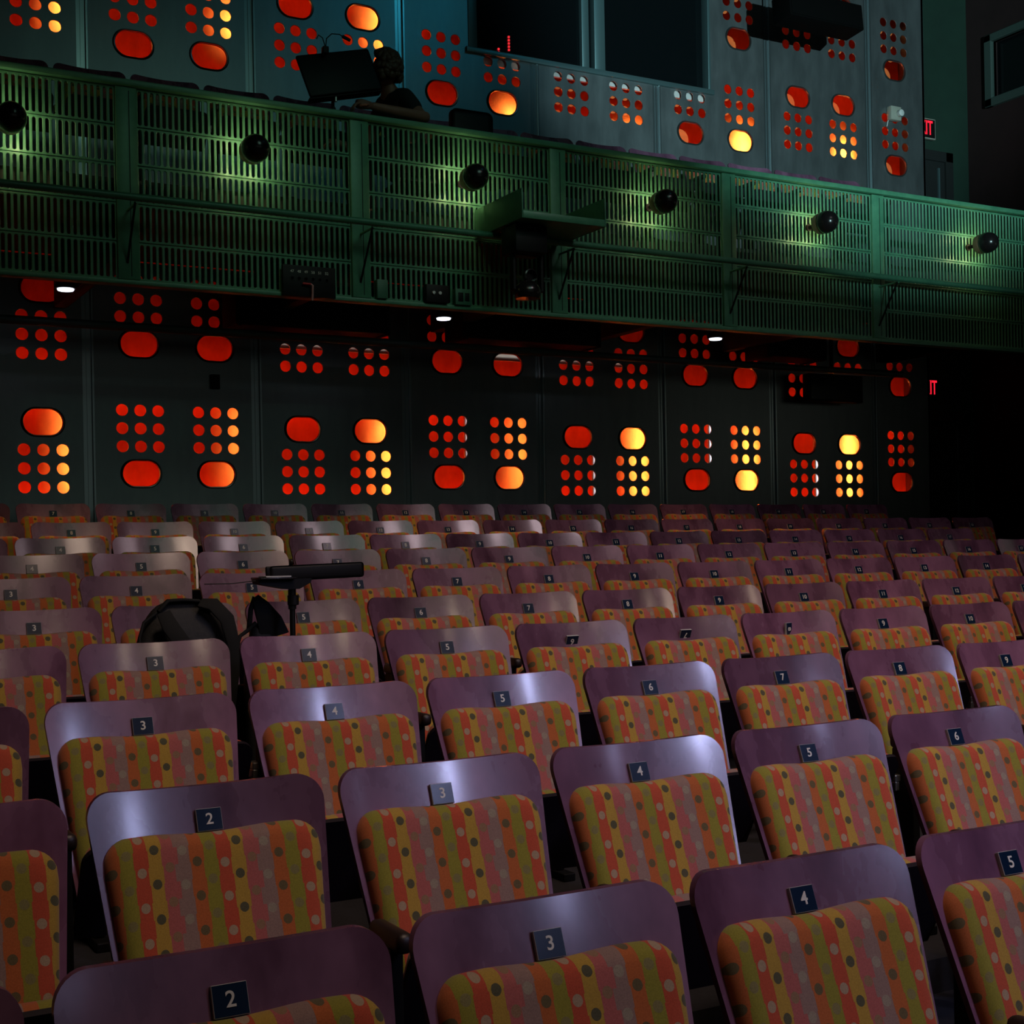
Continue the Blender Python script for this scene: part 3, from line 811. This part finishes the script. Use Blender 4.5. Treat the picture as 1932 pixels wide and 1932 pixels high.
for r, (y, pz, x0, n0, cnt) in enumerate(ROWS):
    lo, hi = -1, cnt + (0 if r in ENDROW else 1)
    for k in range(lo, hi):
        num = n0 + k
        lab = 'purple plywood seat numbered %d in the %s of the stalls' % (num, ROWN[r])
        if (r, num) == (3, 6): lab = 'purple plywood seat with upside-down plate reading 9, left of seat 7, fourth row'
        elif (r, num) == (3, 7): lab = 'purple plywood seat with upside-down 7 plate in the fourth row'
        elif (r, num) == (3, 8): lab = 'purple plywood seat whose 8 plate lies sideways in the fourth row'
        elif k == -1 and px(x0 - .56 + .27, y, pz + ZC) > 0: lab = 'purple plywood seat cut off by the left picture edge in the %s' % ROWN[r]
        elif k == cnt and px(x0 + .56 * cnt - .27, y, pz + ZC) < 1932: lab = 'purple plywood seat cut off by the right picture edge in the %s' % ROWN[r]
        place_seat(x0 + .56 * k, y, rowfloor(r), num, lab, 'purple seats in the ' + ROWN[r], TURN.get((r, num), 0), 0)
NTH = ['first', 'second', 'third', 'fourth', 'fifth', 'sixth', 'seventh', 'eighth', 'ninth', 'tenth', 'eleventh', 'twelfth', 'thirteenth', 'fourteenth', 'fifteenth']
for j, k in enumerate(range(-8, 7)):
    place_seat(6.237 + .5565 * k, 10.47, ZC + 2.70, j + 1, 'dark purple seat top showing above the balcony rail, %s from the left' % NTH[j], 'seats on the balcony')

# ------------------------------------------------------------------ backpack, strap bag and stand among the seats
def skin_mesh(name, verts, edges, radii, sub=2):
    me = bpy.data.meshes.new(name); me.from_pydata([Vector(v) for v in verts], edges, [])
    o = bpy.data.objects.new(name, me); COL.objects.link(o)
    md = o.modifiers.new('skin', 'SKIN')
    for i, rr in enumerate(radii):
        sv = me.skin_vertices[0].data[i]
        sv.radius = rr if isinstance(rr, tuple) else (rr, rr); sv.use_root = (i == 0)
    o.modifiers.new('sub', 'SUBSURF').levels = sub
    dg = bpy.context.evaluated_depsgraph_get(); dg.update()
    out = bpy.data.meshes.new_from_object(o.evaluated_get(dg))
    bpy.data.objects.remove(o); bpy.data.meshes.remove(me)
    out.shade_smooth(); out.name = name
    return out
def blob(bm, c, s, sub=3, fn=None):
    b2 = bmesh.new(); bmesh.ops.create_icosphere(b2, subdivisions=sub, radius=1)
    for v in b2.verts:
        p = v.co.copy()
        if fn: p = fn(p)
        v.co = Vector((c[0] + p.x * s[0], c[1] + p.y * s[1], c[2] + p.z * s[2]))
    t = bpy.data.meshes.new('t'); b2.to_mesh(t); b2.free(); bm.from_mesh(t); bpy.data.meshes.remove(t)
def ribbon(name, pts, wdt, th, m, parent, side=None):
    """flat strap swept along points; side = width direction"""
    bm = bmesh.new(); pts = [Vector(p) for p in pts]; rings = []
    for i, p in enumerate(pts):
        t = (pts[min(i + 1, len(pts) - 1)] - pts[max(i - 1, 0)]).normalized()
        s = Vector(side) if side else Vector((0, 1, 0))
        s = (s - s.dot(t) * t).normalized(); n = t.cross(s)
        wd = wdt[i] if isinstance(wdt, (list, tuple)) else wdt
        rings.append([bm.verts.new(p + s * a * wd / 2 + n * b * th / 2) for a, b in ((-1, -.6), (-.8, -1), (.8, -1), (1, -.6), (1, .6), (.8, 1), (-.8, 1), (-1, .6))])
    for a, b in zip(rings, rings[1:]):
        for k in range(8): bm.faces.new((a[k], a[(k + 1) % 8], b[(k + 1) % 8], b[k]))
    bm.faces.new(rings[0][::-1]); bm.faces.new(rings[-1])
    return obj(name, auto_smooth(from_bm(name, bm), 60), parent, m)
F5 = rowfloor(4)
bp = tag(empty('backpack', (1.465, 5.215, F5)), 'black backpack propped up behind seat 3 of the fourth row', 'backpack')
zt = ZC - .155 - F5
def bagf(p):
    q = Vector((math.copysign(abs(p.x) ** .55, p.x), math.copysign(abs(p.y) ** .7, p.y), math.copysign(abs(p.z) ** .6, p.z)))
    if q.z > 0: q.x *= 1 - .16 * q.z ** 2; q.x += .03 * q.z; q.y *= 1 - .35 * q.z ** 2
    q.y += .03 * math.sin(7 * q.z) + .02 * math.sin(9 * q.x)
    return q
bm = bmesh.new(); blob(bm, (0, 0, zt / 2), (.198, .10, zt / 2), 4, bagf)
obj('bag_body', auto_smooth(from_bm('bag_body', bm), 80), bp, M['black_cloth'])
bm = bmesh.new(); blob(bm, (-.02, -.11, .20), (.13, .05, .17), 3, bagf)
obj('front_pocket', auto_smooth(from_bm('front_pocket', bm), 80), bp, M['black_cloth'])
ribbon('grab_handle', [(-.09, -.03, zt - .035), (-.055, -.035, zt + .002), (.0, -.035, zt + .004), (.06, -.03, zt - .001), (.10, -.03, zt - .05)], .035, .012, M['strap_cloth'], bp)
ribbon('shoulder_strap', [(-.09, -.10, zt - .04), (-.075, -.135, zt - .09), (-.03, -.15, zt - .16), (.03, -.15, zt - .22), (.06, -.14, zt - .32), (.05, -.13, zt - .42)], [.05, .06, .06, .05, .045, .03], .014, M['strap_cloth'], bp, (1, 0, .3))
ribbon('shoulder_strap', [(.06, -.06, zt - .01), (.10, -.09, zt - .015), (.145, -.11, zt - .07), (.165, -.115, zt - .16), (.17, -.11, zt - .27), (.16, -.10, zt - .40)], [.05, .055, .055, .05, .04, .03], .014, M['strap_cloth'], bp, (1, 0, .3))
bm = bmesh.new(); bm_tube(bm, [(-.165, -.07, zt - .22), (-.17, -.06, zt - .13), (-.15, -.05, zt - .075), (-.10, -.045, zt - .04)], .006, 8)
obj('zipper', auto_smooth(from_bm('zipper', bm), 60), bp, M['strap_cloth'])
box('zip_pull', (-.178, -.085, zt - .20), (-.166, -.075, zt - .155), M['chrome'], bp, .003)
# second bag, its straps standing up between the seats
sb = tag(empty('shoulder_bag', (1.80, 5.28, F5)), 'black bag with upright strap between the backpack and the music stand pole', 'bag')
zt2 = ZC - .25 - F5
bm = bmesh.new(); blob(bm, (.0, .0, zt2 / 2), (.072, .06, zt2 / 2), 3, bagf)
obj('bag_body', auto_smooth(from_bm('bag_body', bm), 80), sb, M['black_cloth'])
ribbon('strap', [(.045, -.02, zt2 - .06), (.03, -.025, zt2), (-.005, -.03, zt2 + .06), (-.03, -.03, zt2 + .098)], [.13, .10, .065, .032], .014, M['strap_cloth'], sb, (1, 0, .3))
ribbon('strap', [(-.03, -.03, zt2 + .098), (-.045, -.02, zt2 + .05), (-.05, -.01, zt2 - .03)], [.02, .018, .02], .012, M['strap_cloth'], sb, (1, 0, 0))
tube('cord', [(-.035, -.05, zt2 + .0), (-.07, -.05, zt2 - .03), (-.10, -.05, zt2 - .05), (-.13, -.06, zt2 - .14)], .008, M['strap_cloth'], sb, 8)
# music stand with its desk tipped almost flat
st = tag(empty('music_stand', (1.885, 5.15, F5)), 'black music stand with desk tipped almost flat above the fifth row seats', 'music stand')
zd = ZC - F5
tube('pole', [(0, 0, .10), (0, 0, zd - .17)], .011, M['black'], st, 12)
tube('upper_tube', [(0, 0, zd - .20), (0, 0, zd - .115)], .016, M['black_gloss'], st, 12)
lathe('clutch', [(.012, -.02), (.022, -.018), (.022, .018), (.012, .02)], M['black'], st, 'z', (.004, 0, zd - .165), 14)
for k in range(3):
    a = R(40 + 120 * k)
    tube('leg', [(0, 0, .16), (.25 * math.cos(a), .25 * math.sin(a), .012)], .009, M['black'], st, 8)
bm = bmesh.new()
rt = Matrix.Rotation(R(-1.5), 3, 'Y')
bm_box(bm, (-.092, -.012, zd - .088), (.292, .09, zd - .080), .003, 2, rt, (0, 0, zd - .09))
bm_box(bm, (-.075, .08, zd - .088), (.292, .092, zd - .032), .006, 3, rt, (0, 0, zd - .09))
bm_box(bm, (-.09, -.018, zd - .090), (.295, -.006, zd - .030), .012, 3, rt, (0, 0, zd - .09))
obj('desk', auto_smooth(from_bm('desk', bm), 50), st, M['black'])
bm = bmesh.new()
ga = [(-.145, -.082), (-.14, -.10), (-.03, -.122), (.02, -.122), (.068, -.098), (.07, -.082)]
va = [bm.verts.new((x, -.03, zd + z)) for x, z in ga]; vb = [bm.verts.new((x, .05, zd + z)) for x, z in ga]
bm.faces.new(va); bm.faces.new(vb[::-1])
for k in range(6): bm.faces.new((va[k], va[(k + 1) % 6], vb[(k + 1) % 6], vb[k]))
obj('desk_bracket', from_bm('desk_bracket', bm), st, M['black'])
box('side_tray', (-.145, -.06, zd - .083), (.0, .06, zd - .075), M['black_gloss'], st, .002)
box('paper', (-.12, -.05, zd - .074), (-.02, .04, zd - .070), M['stud'], st)
tube('cable', [(-.14, .0, zd - .086), (-.24, .0, zd - .095), (-.345, .0, zd - .094)], .0022, M['black'], st, 6)

# ------------------------------------------------------------------ balcony: person, stand, chair
BF = ZC + 2.45
ch = tag(empty('stacking_chair', (4.62, 9.66, BF)), 'black chair the person on the balcony is sitting on', 'chair')
box('seat', (-.22, -.22, .33), (.2, .22, .365), M['black'], ch, .015)
box('backrest', (.19, -.21, .55), (.215, .21, .80), M['black'], ch, .012)
for qx in (-.19, .18):
    for qy in (-.19, .19): tube('leg', [(qx, qy, 0), (qx + (.015 if qx > 0 else 0), qy, .34 if qx < 0 else .75)], .012, M['black'], ch, 8)
c2 = tag(empty('spare_chair', (5.12, 9.75, BF)), 'black chair with tall back standing right of the person on the balcony', 'chair')
bm = bmesh.new(); bm_box(bm, (-.185, -.03, .62), (.185, .03, 1.03), .05, 4); obj('backrest', auto_smooth(from_bm('backrest', bm), 50), c2, M['black'])
box('seat', (-.21, -.40, .42), (.21, .02, .46), M['black'], c2, .015)
for qx in (-.19, .19):
    for qy in (-.38, .0): tube('leg', [(qx, qy, 0), (qx, qy, .43 if qy < 0 else .7)], .012, M['black'], c2, 8)

pr = tag(empty('person', (4.5, 9.66, BF)), 'person in a black T-shirt with curly reddish hair leaning on the balcony rail', 'person')
O = Vector((4.5, 9.66, BF))
def rel(p): return Vector((p[0], p[1], p[2] + ZC)) - O
# body facing the left, near (left) forearm along the rail
V = [(4.55, 9.66, 2.98), (4.50, 9.64, 3.12), (4.43, 9.60, 3.28), (4.36, 9.57, 3.41), (4.32, 9.545, 3.475), (4.30, 9.53, 3.53),   # 0-5 spine, neck
     (4.40, 9.42, 3.385), (4.47, 9.30, 3.22), (4.46, 9.19, 3.185), (4.20, 9.13, 3.175), (3.98, 9.115, 3.182),                    # 6-10 left arm
     (4.36, 9.73, 3.385), (4.30, 9.82, 3.20), (4.24, 9.78, 3.06), (4.05, 9.68, 3.05), (3.97, 9.66, 3.05),                         # 11-15 right arm
     (4.48, 9.56, 2.98), (4.10, 9.53, 2.98), (4.13, 9.54, 2.75), (4.16, 9.54, 2.53), (4.06, 9.53, 2.485),                         # 16-20 left leg
     (4.48, 9.76, 2.98), (4.10, 9.80, 2.98), (4.13, 9.80, 2.75), (4.16, 9.80, 2.53), (4.06, 9.80, 2.485)]                         # 21-25 right leg
E_ = [(0, 1), (1, 2), (2, 3), (3, 4), (4, 5), (3, 6), (6, 7), (7, 8), (8, 9), (9, 10), (3, 11), (11, 12), (12, 13), (13, 14), (14, 15),
      (0, 16), (16, 17), (17, 18), (18, 19), (19, 20), (0, 21), (21, 22), (22, 23), (23, 24), (24, 25)]
RR = [.12, .125, .13, .09, .055, .055, .062, .050, .042, .038, .030, .062, .05, .042, .037, .03, .09, .065, .055, .042, .035, .09, .065, .055, .042, .035]
body = skin_mesh('body', [rel(v) for v in V], E_, RR)
bm = bmesh.new(); bm.from_mesh(body)
hc = rel((4.285, 9.515, 3.60))
def headf(p):
    q = p.copy()
    if q.z < -.2: q.x *= 1 - .25 * (-q.z - .2); q.y *= 1 - .35 * (-q.z - .2)
    # face looks to the left (-X): brow, nose, mouth, chin
    if q.x < -.5:
        q.x -= .22 * math.exp(-((q.y / .16) ** 2 + ((q.z + .12) / .18) ** 2))
        q.x += .06 * math.exp(-(((abs(q.y) - .33) / .16) ** 2 + ((q.z - .05) / .12) ** 2))
        q.x -= .06 * math.exp(-((q.y / .25) ** 2 + ((q.z + .45) / .06) ** 2))
        q.x -= .08 * math.exp(-((q.y / .3) ** 2 + ((q.z + .85) / .15) ** 2))
    return q
b2 = bmesh.new(); bmesh.ops.create_icosphere(b2, subdivisions=4, radius=1)
rotz = Matrix.Rotation(R(-38), 3, 'Z')
for v in b2.verts:
    q = headf(v.co.copy()); q = Vector((q.x * .098, q.y * .078, q.z * .122)); v.co = hc + rotz @ q
t_ = bpy.data.meshes.new('t'); b2.to_mesh(t_); b2.free(); bm.from_mesh(t_); bpy.data.meshes.remove(t_)
for s in (-1, 1):   # ears
    blob(bm, tuple(hc + rotz @ Vector((.005, s * .078, -.01))), (.02, .009, .032), 2)
# hands: palm and five fingers each
def hand(bm, wrist, d, side, upv, curl):
    d = Vector(d).normalized(); side = Vector(side).normalized(); upv = Vector(upv).normalized(); wrist = Vector(wrist)
    def pt(a, b, c): return wrist + d * a + side * b + upv * c
    ring = []
    bm_tube(bm, [pt(-.02, 0, 0), pt(.02, 0, .002), pt(.05, 0, .003), pt(.088, 0, .0)], [.026, .032, .036, .03], 10)
    for k, (b, ln) in enumerate(((-.028, .066), (-.010, .074), (.009, .069), (.027, .054))):
        bm_tube(bm, [pt(.07, b, 0), pt(.075 + ln * .4, b * 1.1, -.2 * curl * ln), pt(.07 + ln * .75, b * 1.1, -.8 * curl * ln), pt(.065 + ln * .9, b * 1.05, -1.3 * curl * ln)], [.0095, .009, .008, .006], 8)
    bm_tube(bm, [pt(.015, -.028, -.002), pt(.045, -.05, -.012), pt(.07, -.055, -.02), pt(.085, -.05, -.026)], [.012, .011, .0095, .007], 8)
hand(bm, rel((3.97, 9.115, 3.182)), (-1, .05, .0), (0, 1, 0), (0, 0, 1), .7)
hand(bm, rel((3.97, 9.66, 3.05)), (-1, 0, 0), (0, -1, 0), (0, 0, 1), .6)
body2 = bpy.data.meshes.new('body'); bm.to_mesh(body2); bm.free(); body2.shade_smooth()
obj('body', body2, pr, M['skin'])
# hair: curls over the back and crown
bm = bmesh.new()
rnd = random.Random(3)
for k in range(150):
    a = rnd.uniform(-2.3, 2.3); e = rnd.uniform(-.55, 1.5)
    if abs(a) > 1.75 and e < .75: continue
    p = Vector((math.cos(a) * math.cos(e), math.sin(a) * math.cos(e), math.sin(e)))
    q = Vector((p.x * .118, p.y * .104, p.z * .138 + .004))
    blob(bm, tuple(hc + rotz @ q), (rnd.uniform(.022, .034),) * 3, 2, lambda v: v * (1 + .18 * math.sin(9 * v.x + k) * math.sin(8 * v.z)))
obj('curly_hair', auto_smooth(from_bm('curly_hair', bm), 80), pr, M['hair'])
sh_i = [0, 1, 2, 3, 4, 6, 7, 11, 12]
mp = {a: b for b, a in enumerate(sh_i)}
SV = [rel(V[i]) for i in sh_i]
SV[mp[7]] = rel((4.455, 9.325, 3.25)); SV[mp[12]] = rel((4.31, 9.80, 3.25)); SV[mp[4]] = rel((4.335, 9.555, 3.45))
SE = [(mp[a], mp[b]) for a, b in E_ if a in mp and b in mp]
obj('t_shirt', skin_mesh('t_shirt', SV, SE, [.135, .14, .148, .108, .066, .078, .068, .078, .068]), pr, M['shirt'])
TV = [V[i] for i in (0, 16, 17, 18, 19, 21, 22, 23, 24)]
obj('trousers', skin_mesh('trousers', [rel(v) for v in TV], [(0, 1), (1, 2), (2, 3), (3, 4), (0, 5), (5, 6), (6, 7), (7, 8)], [.138, .105, .078, .066, .056, .105, .078, .066, .056]), pr, M['shirt'])
# conductor stand on the balcony
cs_ = tag(empty('desk_stand', (3.80, 9.30, BF)), 'large black music stand on the balcony in front of the seated person', 'music stand')
rt = Matrix.Rotation(R(13), 3, 'Y') @ Matrix.Rotation(R(14), 3, 'X')
cz = ZC + 3.44 - BF
bm = bmesh.new(); bm_box(bm, (-.285, -.012, -.155), (.285, .0, .165), .012, 2, Matrix.Rotation(R(-14), 3, 'Y') @ Matrix.Rotation(R(-14), 3, 'X')); bm_box(bm, (-.285, 0, -.165), (.285, .07, -.15), .004, 2, Matrix.Rotation(R(-14), 3, 'Y') @ Matrix.Rotation(R(-14), 3, 'X'))
o = obj('desk', auto_smooth(from_bm('desk', bm), 50), cs_, M['black'], (.03, 0, cz))
tube('pole', [(-.01, .03, .05), (-.01, .03, cz - .05)], .012, M['black'], cs_, 10)
tube('chrome_sleeve', [(-.01, -.024, cz - .21), (-.01, -.024, cz - .11)], .010, M['chrome'], cs_, 10)
lathe('foot', [(.16, 0), (.16, .015), (.03, .03), (.014, .06)], M['black'], cs_, 'z', (-.01, .03, 0), 20)
zq = cz + .17
tube('gooseneck', [(-.08, -.02, zq - .03), (-.07, -.02, zq + .06), (-.03, -.02, zq + .10), (.03, -.02, zq + .105), (.07, -.02, zq + .085)], .004, M['black'], cs_, 8)
box('clip', (-.10, -.04, zq - .05), (-.06, .01, zq), M['black'], cs_, .004)
tube('lamp_head', [(.05, -.02, zq + .095), (.11, -.02, zq + .075)], .012, M['black'], cs_, 10)
tube('spare_gooseneck', [(-.08, -.02, zq), (-.10, -.02, zq + .06), (-.13, -.02, zq + .075), (-.145, -.02, zq + .045)], .004, M['black'], cs_, 8)
